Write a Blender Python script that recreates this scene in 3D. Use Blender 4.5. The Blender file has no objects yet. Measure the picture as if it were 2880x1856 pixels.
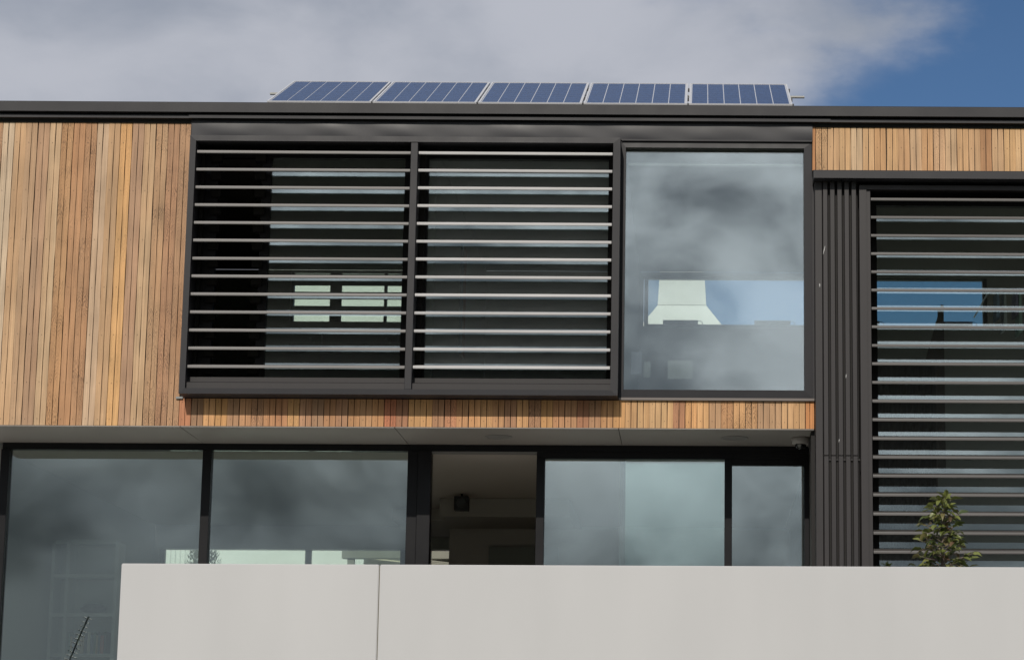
import bpy, bmesh, math, random
from mathutils import Vector, Matrix
random.seed(7)
S = bpy.context.scene
COL = S.collection
R = math.radians

# ------------------------------------------------------------------ camera
cd = bpy.data.cameras.new("camera"); cam = bpy.data.objects.new("camera", cd); COL.objects.link(cam)
cd.sensor_width = 36; cd.lens = 6500 * 36 / 2880
cd.shift_x = -(2040.2 - 1440) / 2880; cd.shift_y = (1050 - 928) / 2880
cd.clip_start = 0.1; cd.clip_end = 3000
yaw, pitch, roll = R(0.63777), R(10.26914), R(0.18136)
fw = Vector((math.sin(yaw) * math.cos(pitch), math.cos(yaw) * math.cos(pitch), math.sin(pitch)))
rt = Vector((math.cos(yaw), -math.sin(yaw), 0)); up = rt.cross(fw)
r2 = math.cos(roll) * rt + math.sin(roll) * up; u2 = -math.sin(roll) * rt + math.cos(roll) * up
m = Matrix((r2, u2, -fw)).transposed().to_4x4(); m.translation = Vector((0, -22.5, 1.6))
cam.matrix_world = m; S.camera = cam
S.view_settings.view_transform = 'Standard'; S.view_settings.look = 'None'
S.view_settings.exposure = 0.0; S.view_settings.gamma = 1; S.view_settings.use_curve_mapping = False

# ------------------------------------------------------------------ sun and sky
SUN = Vector((-0.13, -1.0, 0.70)).normalized()
sl = bpy.data.lights.new("sun", 'SUN'); so = bpy.data.objects.new("sun", sl); COL.objects.link(so)
sl.energy = 3.1; sl.angle = R(0.6); sl.color = (1.0, 0.93, 0.83)
so.rotation_euler = SUN.to_track_quat('Z', 'Y').to_euler(); so.location = (-3, -25, 20)

W = bpy.data.worlds.new("World"); S.world = W; W.use_nodes = True
nt = W.node_tree; N = nt.nodes; L = nt.links; N.clear()
def nd(t, **k):
    n = N.new(t)
    for a, b in k.items(): setattr(n, a, b)
    return n
def mth(op, a, b=None, c=None, clamp=False):
    n = N.new('ShaderNodeMath'); n.operation = op; n.use_clamp = clamp
    for i, v in enumerate((a, b, c)):
        if v is None: continue
        if isinstance(v, (int, float)): n.inputs[i].default_value = v
        else: L.new(v, n.inputs[i])
    return n.outputs[0]
tc = nd('ShaderNodeTexCoord'); nrm = nd('ShaderNodeVectorMath', operation='NORMALIZE'); L.new(tc.outputs['Generated'], nrm.inputs[0])
D = nrm.outputs[0]
def vdot(v):
    n = nd('ShaderNodeVectorMath', operation='DOT_PRODUCT'); L.new(D, n.inputs[0]); n.inputs[1].default_value = Vector(v).normalized(); return n.outputs['Value']
def noise(scale, detail, rough, off=(0, 0, 0), stretch=(1, 1, 1.9), dist=0.0):
    mp = nd('ShaderNodeMapping'); mp.inputs['Location'].default_value = off; mp.inputs['Scale'].default_value = stretch
    L.new(D, mp.inputs[0]); n = nd('ShaderNodeTexNoise'); n.inputs['Scale'].default_value = scale
    n.inputs['Detail'].default_value = detail; n.inputs['Roughness'].default_value = rough; n.inputs['Distortion'].default_value = dist
    L.new(mp.outputs[0], n.inputs['Vector']); return n.outputs['Fac']
def smooth(v, a, b):
    n = nd('ShaderNodeMapRange', interpolation_type='SMOOTHSTEP'); n.inputs['From Min'].default_value = a; n.inputs['From Max'].default_value = b
    L.new(v, n.inputs['Value']); return n.outputs['Result']
sky = nd('ShaderNodeTexSky'); sky.sky_type = 'NISHITA'; sky.sun_disc = False
sky.sun_elevation = R(35); sky.sun_rotation = R(187.4); sky.altitude = 1500; sky.air_density = 1.0; sky.dust_density = 0.0; sky.ozone_density = 4.0
bgs = nd('ShaderNodeBackground'); hs = nd('ShaderNodeHueSaturation'); hs.inputs['Saturation'].default_value = 1.10; L.new(sky.outputs[0], hs.inputs['Color']); L.new(hs.outputs[0], bgs.inputs[0]); bgs.inputs[1].default_value = 0.062
# cloud cover: broken in two openings, everywhere else closed
nb = noise(5.0, 7, 0.52, (3.1, 0.4, 1.7)); ns = noise(11.0, 6, 0.55, (0.3, 7.4, 2.2))
def hole(v, r, soft, amp):
    ang = mth('ARCCOSINE', vdot(v))
    w = mth('ADD', ang, mth('MULTIPLY', mth('SUBTRACT', nb, 0.5), amp))
    w = mth('ADD', w, mth('MULTIPLY', mth('SUBTRACT', ns, 0.5), amp * 0.6))
    return smooth(w, R(r - soft), R(r + soft))
h1 = hole((0.262, 0.885, 0.385), 15.9, 3.0, 0.36)
h2 = hole((0.10, 0.95, 0.20), 7.0, 1.8, 0.10)
cover = mth('MULTIPLY', h1, h2)
cover = mth('MULTIPLY_ADD', cover, 0.985, 0.015)
# cloud shade
n1 = noise(4.2, 6, 0.5, (1.3, 2.9, 0.5), (1, 1, 2.2), 0.35); n2 = noise(13.0, 5, 0.55, (5.3, 0.9, 3.5), (1, 1, 1.8), 0.3)
mixn = mth('ADD', mth('MULTIPLY', n1, 0.68), mth('MULTIPLY', n2, 0.32))
shade = smooth(mixn, 0.36, 0.62)
glow = mth('POWER', mth('MAXIMUM', vdot(SUN), 0.0), 5.0)
back = smooth(vdot((0, -1, 0)), -0.1, 0.6)
cr = nd('ShaderNodeMix', data_type='RGBA'); L.new(shade, cr.inputs['Factor'])
cr.inputs['A'].default_value = (0.285, 0.320, 0.390, 1); cr.inputs['B'].default_value = (0.470, 0.490, 0.550, 1)
# clouds near the sun: brighter where thin, darker in the thick bellies
sepd = nd('ShaderNodeSeparateXYZ'); L.new(D, sepd.inputs[0])
bank = smooth(mth('ADD', mth('MULTIPLY_ADD', sepd.outputs['X'], 0.26, sepd.outputs['Z']), mth('MULTIPLY', mth('SUBTRACT', nb, 0.5), 0.16)), 0.03, 0.16)
n3 = noise(10.5, 4, 0.48, (9.2, 0.6, 3.3), (1, 1, 1.35), 0.5); n4 = noise(24.0, 4, 0.5, (0.9, 3.3, 1.1), (1, 1, 1.3), 0.4)
shade2 = smooth(mth('ADD', mth('MULTIPLY', n3, 0.74), mth('MULTIPLY', n4, 0.26)), 0.36, 0.61)
lit = mth('MULTIPLY', mth('MULTIPLY_ADD', glow, 1.35, 0.50), mth('MULTIPLY_ADD', bank, 0.68, 0.36))
cb = nd('ShaderNodeMix', data_type='RGBA'); L.new(shade2, cb.inputs['Factor'])
cb.inputs['A'].default_value = (0.16, 0.18, 0.205, 1); cb.inputs['B'].default_value = (0.65, 0.69, 0.73, 1)
cbl = nd('ShaderNodeMix', data_type='RGBA', blend_type='MULTIPLY'); cbl.inputs['Factor'].default_value = 1
L.new(cb.outputs['Result'], cbl.inputs['A']); L.new(lit, cbl.inputs['B'])
cc = nd('ShaderNodeMix', data_type='RGBA'); L.new(back, cc.inputs['Factor']); L.new(cr.outputs['Result'], cc.inputs['A']); L.new(cbl.outputs['Result'], cc.inputs['B'])
bgc = nd('ShaderNodeBackground'); L.new(cc.outputs['Result'], bgc.inputs[0]); bgc.inputs[1].default_value = 1.0
ms = nd('ShaderNodeMixShader'); L.new(cover, ms.inputs[0]); L.new(bgs.outputs[0], ms.inputs[1]); L.new(bgc.outputs[0], ms.inputs[2])
wo = nd('ShaderNodeOutputWorld'); L.new(ms.outputs[0], wo.inputs[0])

# ------------------------------------------------------------------ helpers
def lin(r, g, b):
    f = lambda c: (c / 255 / 12.92) if c / 255 <= 0.04045 else ((c / 255 + 0.055) / 1.055) ** 2.4
    return (f(r), f(g), f(b), 1)
def mat(name, col, rough=0.5, metal=0.0, var=0.0, vscale=6.0, bump=0.0, bscale=80.0, spec=0.5, stretch=(1, 1, 1)):
    mt = bpy.data.materials.new(name); mt.use_nodes = True; t = mt.node_tree; b = t.nodes['Principled BSDF']
    b.inputs['Base Color'].default_value = (*col[:3], 1); b.inputs['Roughness'].default_value = rough; b.inputs['Metallic'].default_value = metal
    b.inputs['Specular IOR Level'].default_value = spec
    tcn = t.nodes.new('ShaderNodeTexCoord'); mp = t.nodes.new('ShaderNodeMapping'); mp.inputs['Scale'].default_value = stretch
    t.links.new(tcn.outputs['Object'], mp.inputs[0])
    if var:
        n = t.nodes.new('ShaderNodeTexNoise'); n.inputs['Scale'].default_value = vscale; n.inputs['Detail'].default_value = 5
        t.links.new(mp.outputs[0], n.inputs['Vector'])
        r = t.nodes.new('ShaderNodeMapRange'); r.inputs['From Min'].default_value = 0.3; r.inputs['From Max'].default_value = 0.7
        r.inputs['To Min'].default_value = 1 - var; r.inputs['To Max'].default_value = 1 + var; t.links.new(n.outputs['Fac'], r.inputs['Value'])
        x = t.nodes.new('ShaderNodeMix'); x.data_type = 'RGBA'; x.blend_type = 'MULTIPLY'; x.inputs['Factor'].default_value = 1
        x.inputs['A'].default_value = (*col[:3], 1); t.links.new(r.outputs[0], x.inputs['B']); t.links.new(x.outputs['Result'], b.inputs['Base Color'])
        r3 = t.nodes.new('ShaderNodeMapRange'); r3.inputs['To Min'].default_value = max(0.05, rough - 0.12); r3.inputs['To Max'].default_value = min(1, rough + 0.12)
        t.links.new(n.outputs['Fac'], r3.inputs['Value']); t.links.new(r3.outputs[0], b.inputs['Roughness'])
    if bump:
        n = t.nodes.new('ShaderNodeTexNoise'); n.inputs['Scale'].default_value = bscale; n.inputs['Detail'].default_value = 4
        t.links.new(mp.outputs[0], n.inputs['Vector']); bp = t.nodes.new('ShaderNodeBump'); bp.inputs['Strength'].default_value = bump; bp.inputs['Distance'].default_value = 0.004
        t.links.new(n.outputs['Fac'], bp.inputs['Height']); t.links.new(bp.outputs[0], b.inputs['Normal'])
    return mt
def per_piece(mt, amt):
    t = mt.node_tree; b = t.nodes['Principled BSDF']; oi = t.nodes.new('ShaderNodeObjectInfo'); r = t.nodes.new('ShaderNodeMapRange')
    r.inputs['To Min'].default_value = 1 - amt; r.inputs['To Max'].default_value = 1 + amt; t.links.new(oi.outputs['Random'], r.inputs['Value'])
    x = t.nodes.new('ShaderNodeMix'); x.data_type = 'RGBA'; x.blend_type = 'MULTIPLY'; x.inputs['Factor'].default_value = 1
    src = b.inputs['Base Color'].links[0].from_socket; t.links.new(src, x.inputs['A']); t.links.new(r.outputs[0], x.inputs['B']); t.links.new(x.outputs['Result'], b.inputs['Base Color'])
def glass_mat(name, tint, refl, rcol=(0.93, 0.97, 0.97), wav=0.02):
    mt = bpy.data.materials.new(name); mt.use_nodes = True; t = mt.node_tree; t.nodes.clear()
    o = t.nodes.new('ShaderNodeOutputMaterial'); mx = t.nodes.new('ShaderNodeMixShader')
    tr = t.nodes.new('ShaderNodeBsdfTransparent'); tr.inputs[0].default_value = (*tint, 1)
    gl = t.nodes.new('ShaderNodeBsdfGlossy'); gl.inputs[0].default_value = (*rcol, 1); gl.inputs['Roughness'].default_value = 0.0
    fr = t.nodes.new('ShaderNodeFresnel'); fr.inputs['IOR'].default_value = 1.5
    mp = t.nodes.new('ShaderNodeMapRange'); mp.inputs['From Min'].default_value = 0.04; mp.inputs['From Max'].default_value = 1.0
    mp.inputs['To Min'].default_value = refl; mp.inputs['To Max'].default_value = 1.0
    t.links.new(fr.outputs[0], mp.inputs['Value']); t.links.new(mp.outputs[0], mx.inputs[0])
    n = t.nodes.new('ShaderNodeTexNoise'); n.inputs['Scale'].default_value = 0.9; n.inputs['Detail'].default_value = 1
    tcn = t.nodes.new('ShaderNodeTexCoord'); t.links.new(tcn.outputs['Object'], n.inputs['Vector'])
    bp = t.nodes.new('ShaderNodeBump'); bp.inputs['Strength'].default_value = wav; bp.inputs['Distance'].default_value = 0.05
    t.links.new(n.outputs['Fac'], bp.inputs['Height']); t.links.new(bp.outputs[0], gl.inputs['Normal'])
    t.links.new(tr.outputs[0], mx.inputs[1]); t.links.new(gl.outputs[0], mx.inputs[2]); t.links.new(mx.outputs[0], o.inputs[0])
    return mt
def mesh_of(bm, name, sm=False):
    me = bpy.data.meshes.new(name); bmesh.ops.recalc_face_normals(bm, faces=bm.faces[:]) if len(bm.faces) < 5000 else None
    bm.to_mesh(me); bm.free()
    if sm:
        for p in me.polygons: p.use_smooth = True
    return me
def link(name, me, m, parent=None, loc=(0, 0, 0), rot=(0, 0, 0), **props):
    o = bpy.data.objects.new(name, me); COL.objects.link(o); o.location = loc; o.rotation_euler = rot
    if m is not None and me is not None and len(me.materials) == 0: me.materials.append(m)
    if parent: o.parent = parent
    for k, v in props.items(): o[k] = v
    return o
def add_box(bm, x0, x1, y0, y1, z0, z1, bev=0.0):
    v = [bm.verts.new(p) for p in ((x0, y0, z0), (x1, y0, z0), (x1, y1, z0), (x0, y1, z0), (x0, y0, z1), (x1, y0, z1), (x1, y1, z1), (x0, y1, z1))]
    fs = [bm.faces.new([v[i] for i in f]) for f in ((0, 3, 2, 1), (4, 5, 6, 7), (0, 1, 5, 4), (1, 2, 6, 5), (2, 3, 7, 6), (3, 0, 4, 7))]
    if bev:
        es = list({e for f in fs for e in f.edges}); bmesh.ops.bevel(bm, geom=es, offset=bev, segments=1, affect='EDGES')
def box(name, x0, x1, y0, y1, z0, z1, m, parent=None, bev=0.0, **props):
    bm = bmesh.new(); add_box(bm, x0, x1, y0, y1, z0, z1, bev); return link(name, mesh_of(bm, name), m, parent, **props)
def boxes(name, lst, m, parent=None, bev=0.0, **props):
    bm = bmesh.new()
    for b in lst: add_box(bm, *b, bev=bev)
    return link(name, mesh_of(bm, name), m, parent, **props)
def prism(bm, prof, axis, a, b):   # profile extruded along X ('x': (y,z)) or Z ('z': (x,y)) or Y ('y': (x,z))
    mk = {'x': lambda p, t: (t, p[0], p[1]), 'z': lambda p, t: (p[0], p[1], t), 'y': lambda p, t: (p[0], t, p[1])}[axis]
    A = [bm.verts.new(mk(p, a)) for p in prof]; B = [bm.verts.new(mk(p, b)) for p in prof]; n = len(prof)
    for i in range(n): bm.faces.new((A[i], A[(i + 1) % n], B[(i + 1) % n], B[i]))
    bm.faces.new(A); bm.faces.new(B[::-1])
def tube(bm, pts, r, seg=6):
    rings = []
    for i, p in enumerate(pts):
        p = Vector(p); d = (Vector(pts[min(i + 1, len(pts) - 1)]) - Vector(pts[max(i - 1, 0)])).normalized()
        a = d.orthogonal().normalized(); b = d.cross(a); rr = r[i] if isinstance(r, (list, tuple)) else r
        rings.append([bm.verts.new(p + rr * (math.cos(t) * a + math.sin(t) * b)) for t in [2 * math.pi * k / seg for k in range(seg)]])
    for q, s in zip(rings, rings[1:]):
        # match closest start to avoid twisting
        k0 = min(range(seg), key=lambda k: (s[k].co - q[0].co).length)
        for k in range(seg): bm.faces.new((q[k], q[(k + 1) % seg], s[(k + 1 + k0) % seg], s[(k + k0) % seg]))
    bm.faces.new(rings[0]); bm.faces.new(rings[-1][::-1])
def lathe(bm, prof, c, seg=24):
    rings = []
    for r, z in prof: rings.append([bm.verts.new((c[0] + r * math.cos(2 * math.pi * k / seg), c[1] + r * math.sin(2 * math.pi * k / seg), c[2] + z)) for k in range(seg)])
    for q, s in zip(rings, rings[1:]):
        for k in range(seg): bm.faces.new((q[k], q[(k + 1) % seg], s[(k + 1) % seg], s[k]))
    bm.faces.new(rings[0]); bm.faces.new(rings[-1][::-1])
def thing(name, label, cat, loc=(0, 0, 0), group=None):
    o = bpy.data.objects.new(name, None); COL.objects.link(o); o.location = loc; o.empty_display_size = 0.2
    o['label'] = label; o['category'] = cat
    if group: o['group'] = group
    return o

# ------------------------------------------------------------------ materials
def cedar_material():
    mt = bpy.data.materials.new("cedar"); mt.use_nodes = True; t = mt.node_tree; n = t.nodes; l = t.links; b = n['Principled BSDF']
    oi = n.new('ShaderNodeObjectInfo'); tcn = n.new('ShaderNodeTexCoord')
    off = n.new('ShaderNodeVectorMath'); off.operation = 'MULTIPLY_ADD'; off.inputs[1].default_value = (1, 1, 1)
    rv = n.new('ShaderNodeCombineXYZ')
    for i, k in enumerate((37.0, 11.0, 53.0)):
        q = n.new('ShaderNodeMath'); q.operation = 'MULTIPLY'; q.inputs[1].default_value = k; l.new(oi.outputs['Random'], q.inputs[0]); l.new(q.outputs[0], rv.inputs[i])
    l.new(tcn.outputs['Object'], off.inputs[0]); l.new(rv.outputs[0], off.inputs[2])
    def nz(sc, stretch, det=4, rough=0.55, dist=0.0):
        mp = n.new('ShaderNodeMapping'); mp.inputs['Scale'].default_value = stretch; l.new(off.outputs[0], mp.inputs[0])
        x = n.new('ShaderNodeTexNoise'); x.inputs['Scale'].default_value = sc; x.inputs['Detail'].default_value = det; x.inputs['Roughness'].default_value = rough; x.inputs['Distortion'].default_value = dist
        l.new(mp.outputs[0], x.inputs['Vector']); return x.outputs['Fac']
    def mr(v, a, c, d, e):
        x = n.new('ShaderNodeMapRange'); x.inputs['From Min'].default_value = a; x.inputs['From Max'].default_value = c; x.inputs['To Min'].default_value = d; x.inputs['To Max'].default_value = e
        l.new(v, x.inputs['Value']); return x.outputs[0]
    def mm(op, a, c):
        x = n.new('ShaderNodeMath'); x.operation = op
        for i, v in enumerate((a, c)):
            if isinstance(v, (int, float)): x.inputs[i].default_value = v
            else: l.new(v, x.inputs[i])
        return x.outputs[0]
    fine = mr(nz(150, (1, 1, 0.012), 3), 0.3, 0.7, 0.78, 1.13)
    broad = mr(nz(14, (1, 1, 0.09), 4), 0.3, 0.7, 0.86, 1.13)
    long = mr(nz(2.2, (0.6, 0.6, 1.0), 3), 0.3, 0.7, 0.88, 1.12)
    # flame figure: growth rings cut at a slant
    sep = n.new('ShaderNodeSeparateXYZ'); l.new(off.outputs[0], sep.inputs[0])
    warp = nz(9, (1, 1, 0.5), 4, 0.62, 0.3)
    sx = n.new('ShaderNodeSeparateXYZ'); l.new(tcn.outputs['Object'], sx.inputs[0])
    ax = mm('ABSOLUTE', mm('SUBTRACT', mm('ABSOLUTE', sx.outputs['X'], 0.0), 0.028), 0.0)
    ring = mm('ADD', mm('MULTIPLY', sep.outputs['Z'], 120.0), mm('ADD', mm('MULTIPLY', ax, 420.0), mm('MULTIPLY', warp, 60.0)))
    ring = mm('SINE', ring, 0.0)
    patch = mr(nz(3.0, (1, 1, 0.9), 2), 0.42, 0.6, 0.15, 1.0)
    fig = mr(ring, -0.2, 1.0, 0.0, 1.0)
    amt = mm('MULTIPLY', mm('MULTIPLY', fig, patch), oi.outputs['Alpha'])
    figm = mm('SUBTRACT', 1.0, mm('MULTIPLY', amt, 0.62))
    tot = mm('MULTIPLY', mm('MULTIPLY', fine, broad), mm('MULTIPLY', long, figm))
    hue = n.new('ShaderNodeMix'); hue.data_type = 'RGBA'; hue.blend_type = 'MULTIPLY'
    l.new(mr(nz(5, (1, 1, 0.12), 3), 0.42, 0.68, 0.0, 0.7), hue.inputs['Factor']); l.new(oi.outputs['Color'], hue.inputs['A']); hue.inputs['B'].default_value = (1.02, 0.92, 0.84, 1)
    x = n.new('ShaderNodeMix'); x.data_type = 'RGBA'; x.blend_type = 'MULTIPLY'; x.inputs['Factor'].default_value = 1
    l.new(hue.outputs['Result'], x.inputs['A']); l.new(tot, x.inputs['B']); l.new(x.outputs['Result'], b.inputs['Base Color'])
    b.inputs['Roughness'].default_value = 0.62; b.inputs['Specular IOR Level'].default_value = 0.3
    bp = n.new('ShaderNodeBump'); bp.inputs['Strength'].default_value = 0.25; bp.inputs['Distance'].default_value = 0.002; l.new(tot, bp.inputs['Height']); l.new(bp.outputs[0], b.inputs['Normal'])
    return mt
CEDAR = cedar_material()
METAL = mat("charcoal_powder_coat", (0.0165, 0.0160, 0.0195), 0.55, 0, 0.12, 3.0, 0.04, 300, spec=0.4)
METAL2 = mat("charcoal_frame", (0.013, 0.0125, 0.016), 0.5, 0, 0.10, 4.0, spec=0.35)
SLATM = mat("charcoal_slat_metal", (0.0190, 0.0165, 0.0178), 0.5, 0, 0.14, 3.5, 0.05, 260, spec=0.4, stretch=(3, 3, 0.5))
SHEET = mat("charcoal_flashing_sheet", (0.019, 0.019, 0.0235), 0.44, 0, 0.08, 3.0, spec=0.4)
BLACK = mat("black_cavity", (0.010, 0.009, 0.009), 0.8)
SOFFM = mat("soffit_board_paint", (0.255, 0.232, 0.212), 0.55, 0, 0.10, 1.3)
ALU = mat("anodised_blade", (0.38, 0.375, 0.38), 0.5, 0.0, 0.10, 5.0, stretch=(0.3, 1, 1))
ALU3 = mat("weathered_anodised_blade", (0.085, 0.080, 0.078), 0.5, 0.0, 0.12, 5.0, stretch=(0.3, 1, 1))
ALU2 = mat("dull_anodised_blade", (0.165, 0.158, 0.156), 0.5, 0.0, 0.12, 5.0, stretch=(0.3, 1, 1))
for mm_, aa_ in ((ALU, .12), (ALU2, .14), (ALU3, .14), (SLATM, .12), (METAL, .08)): per_piece(mm_, aa_)
WHITEWALL = mat("pale_wall_panel", (0.488, 0.486, 0.500), 0.45, 0, 0.022, 1.1, 0.12, 160, stretch=(1.6, 1.6, 0.45))
FRAMEB = mat("black_glazing_frame", (0.0045, 0.0045, 0.006), 0.45, 0, 0.08, 4.0, spec=0.22)
GLASS = glass_mat("tinted_double_glass", (0.90, 0.96, 0.93), 0.24, (0.90, 0.97, 0.99))
GLASSU = glass_mat("upper_glass", (0.93, 0.97, 0.96), 0.27, (0.92, 0.97, 0.98))
GLASSC = glass_mat("clear_rear_glass", (0.93, 0.97, 0.95), 0.05)
INWALL = mat("interior_wall_paint", (0.30, 0.29, 0.27), 0.8, 0, 0.04, 1.0)
INCEIL = mat("interior_ceiling_paint", (0.22, 0.20, 0.185), 0.8, 0, 0.05, 1.0)
INDARK = mat("interior_dark_wall", (0.05, 0.047, 0.045), 0.7, 0, 0.1, 1.0)
FLOORM = mat("timber_floor", (0.16, 0.11, 0.07), 0.45, 0, 0.15, 2.0, stretch=(0.3, 4, 1))
STEEL = mat("silver_frame", (0.62, 0.63, 0.65), 0.35, 0.4)
ROOFM = mat("roof_sheet", (0.12, 0.12, 0.125), 0.5, 0, 0.1, 2.0)

# ------------------------------------------------------------------ ground
box("ground", -400, 400, -400, 600, -0.5, 0.0, mat("grass_verge", (0.07, 0.09, 0.035), 0.9, 0, 0.3, 0.8, 0.6, 12), kind='structure')
box("street", -400, 400, -34, -24.6, -0.3, 0.004, mat("asphalt", (0.05, 0.05, 0.052), 0.85, 0, 0.15, 2.0, 0.3, 60), kind='structure')
box("pavement", -400, 400, -24.5, -19.8, -0.3, 0.12, mat("concrete_paving", (0.33, 0.32, 0.30), 0.8, 0, 0.12, 1.0, 0.2, 40), kind='structure')
box("kerb", -400, 400, -24.6, -24.5, -0.3, 0.125, mat("concrete_kerb", (0.40, 0.39, 0.37), 0.8, 0, 0.1, 2.0), kind='structure')
box("terrace", -16, 12, -3.86, 22, -0.2, 2.45, mat("terrace_concrete", (0.45, 0.44, 0.42), 0.8, 0, 0.1, 1.5, 0.1, 60), kind='structure')

# ------------------------------------------------------------------ the house
H = thing("modern_house", "two-storey modern house clad in vertical cedar boards with charcoal metal louvred windows", "house")
XL, XR = -7.36, 6.2
# roof and fascia
box("roof", XL + .05, XR - .05, 0.02, 6.35, 8.26, 8.36, ROOFM, H)
bm = bmesh.new(); prism(bm, [(-0.12, 8.288), (0.05, 8.288), (0.05, 8.36), (-0.02, 8.40), (-0.115, 8.392), (-0.12, 8.386)], 'x', XL - .03, XR); link("fascia", mesh_of(bm, "fascia"), METAL, H)
bm = bmesh.new(); prism(bm, [(-0.075, 8.236), (-0.018, 8.236), (-0.018, 8.274), (-0.070, 8.274), (-0.075, 8.268)], 'x', XL - .01, -5.14); link("fascia_trim", mesh_of(bm, "ft"), METAL, H)
bm = bmesh.new(); prism(bm, [(-0.085, 8.235), (-0.018, 8.235), (-0.018, 8.276), (-0.080, 8.276), (-0.085, 8.268)], 'x', -5.14, 1.30); link("fascia_trim", mesh_of(bm, "ft"), METAL, H)
bm = bmesh.new(); prism(bm, [(-0.075, 8.236), (-0.018, 8.236), (-0.018, 8.274), (-0.070, 8.274), (-0.075, 8.268)], 'x', 1.30, XR); link("fascia_trim", mesh_of(bm, "ft"), METAL, H)
box("eave_cavity", XL, XR, -0.017, 0.018, 8.20, 8.287, BLACK, H)
# walls behind the cladding (butted round the openings)
boxes("wall", [(XL + .02, -5.07, 0.02, 0.30, 5.14, 8.20), (-5.07, 1.09, 0.02, 0.06, 5.14, 5.395), (1.14, XR, 0.03, 0.28, 7.70, 8.20),
               (-5.07, 1.13, 0.02, 0.30, 8.06, 8.199), (-0.90, -0.80, 0.06, 0.40, 5.40, 8.055), (1.10, 1.14, 0.061, 0.40, 2.5, 8.05), (1.141, 1.659, 0.004, 0.06, 2.46, 7.69)], BLACK, H)
box("side_wall", XL + .02, XL + .16, 0.31, 6.2, 5.14, 8.20, INWALL, H)

# cladding -------------------------------------------------
clad = boxes("cladding", [(XL + .03, -5.125, 0.010, 0.018, 5.135, 8.235), (-5.124, 1.12, 0.010, 0.018, 5.135, 5.392), (1.15, XR - .02, 0.010, 0.018, 7.76, 8.232)],
             mat("cavity_wrap", (0.03, 0.018, 0.012), 0.9), H)
PW = 0.1185
def plank_mesh(z0, z1, w=PW, g=True, seed=0):
    """one board: two flat rough-sawn battens joined by a deep narrow shadow groove; edges wander a little"""
    h = w / 2; a = 0.0030; c = 0.0029; rr = random.Random(seed); n = max(2, int((z1 - z0) / .16))
    bm = bmesh.new()
    for u, v in (((-h + a, -c), (c, h - a)) if g else ((-h + a, h - a),)):
        rows = []; p1, p2 = rr.uniform(0, 6), rr.uniform(0, 6)
        for i in range(n + 1):
            z = z0 + (z1 - z0) * i / n
            e1 = .0012 * math.sin(z * 9 + p1) + rr.uniform(-.0013, .0013); e2 = .0012 * math.sin(z * 8 + p2) + rr.uniform(-.0013, .0013)
            rows.append([bm.verts.new(q) for q in ((u + e1, .0095, z), (u + e1, -.0085, z), (v + e2, -.0085, z), (v + e2, .0095, z))])
        for q, r in zip(rows, rows[1:]):
            for k in range(4): bm.faces.new((q[k], q[(k + 1) % 4], r[(k + 1) % 4], r[k]))
        bm.faces.new(rows[0]); bm.faces.new(rows[-1][::-1])
    return mesh_of(bm, "plank")
K = 0.97
def pcol(rgb, f=0.0, k=K):
    t = (186, 152, 116); rgb = [r * .70 + q * .30 for r, q in zip(rgb, t)]
    c = lin(*rgb); return (c[0] * k, c[1] * k * 1.055, c[2] * k * 1.16, f)
pal = [((200, 176, 146), .05), ((186, 148, 108), .1), ((176, 140, 105), .15), ((166, 130, 100), .1), ((192, 160, 122), .1), ((184, 136, 90), .9),
       ((178, 126, 84), .5), ((168, 122, 84), 1.0), ((190, 158, 126), .05), ((180, 142, 102), .1), ((214, 162, 100), .35), ((168, 128, 98), .15),
       ((192, 156, 116), .1), ((176, 136, 98), .9), ((168, 122, 88), .9), ((170, 126, 90), .6)]
pm_full, pm_low, pm_right = [plank_mesh(5.125, 8.236, seed=q) for q in range(7)], [plank_mesh(5.125, 5.398, seed=q) for q in range(5)], [plank_mesh(7.752, 8.236, seed=q) for q in range(5)]
nails = []
def plank(me, x, col, z_n):
    o = link("plank", random.choice(me), CEDAR, clad, (x, random.uniform(-0.0015, 0.0015), 0), (0, random.uniform(-0.0004, 0.0004), 0)); o.color = col
    for z in z_n: nails.append((x - 0.028 + random.uniform(-.003, .003), z + random.uniform(-.006, .006)))
zfull = [5.19, 5.55, 6.03, 6.51, 7.0, 7.5, 7.99]
for k in range(19):
    i = 15 - k
    c, f = pal[i] if i >= 0 else random.choice(pal)
    plank(pm_full, -5.122 - PW * (k + 0.5), pcol(c, f), zfull)
lowpal = [((186, 112, 74), .7), ((140, 104, 76), .1), ((205, 148, 92), .3), ((196, 140, 80), .1), ((166, 120, 84), .2), ((196, 138, 92), .3), ((176, 124, 86), .8),
          ((184, 128, 84), .1), ((190, 128, 84), .1), ((204, 152, 92), .6), ((180, 128, 92), .1), ((160, 118, 86), .1), ((186, 130, 86), .1), ((176, 124, 88), .1),
          ((192, 134, 84), .2), ((186, 136, 90), .1), ((196, 136, 84), .1), ((180, 98, 64), .5), ((150, 96, 66), .1), ((206, 150, 90), .1), ((204, 148, 88), .1),
          ((160, 112, 78), .1), ((186, 120, 82), .6), ((190, 134, 86), .1), ((196, 140, 88), .1)]
lowr = [((200, 150, 96), .1), ((196, 152, 100), .1), ((202, 156, 104), .1), ((204, 158, 104), .1), ((160, 108, 76), .3), ((200, 140, 82), 1.0), ((204, 154, 98), .1), ((180, 138, 98), .1),
        ((186, 132, 84), 1.0), ((200, 148, 94), .9), ((190, 138, 88), .9), ((178, 136, 98), .1), ((170, 132, 94), .3), ((200, 154, 104), .1), ((196, 148, 96), .2)]
x = -5.122; k = 0
nlow = 52
for k in range(nlow):
    xx = -5.122 + PW * (k + 0.5)
    j = k - (nlow - len(lowr))
    if j >= 0: c, f = lowr[j]
    elif k < len(lowpal): c, f = lowpal[k]
    else: c, f = random.choice(lowpal); f = f if random.random() < .5 else .1
    plank(pm_low, xx, pcol(c, f), [5.19, 5.365])
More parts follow.
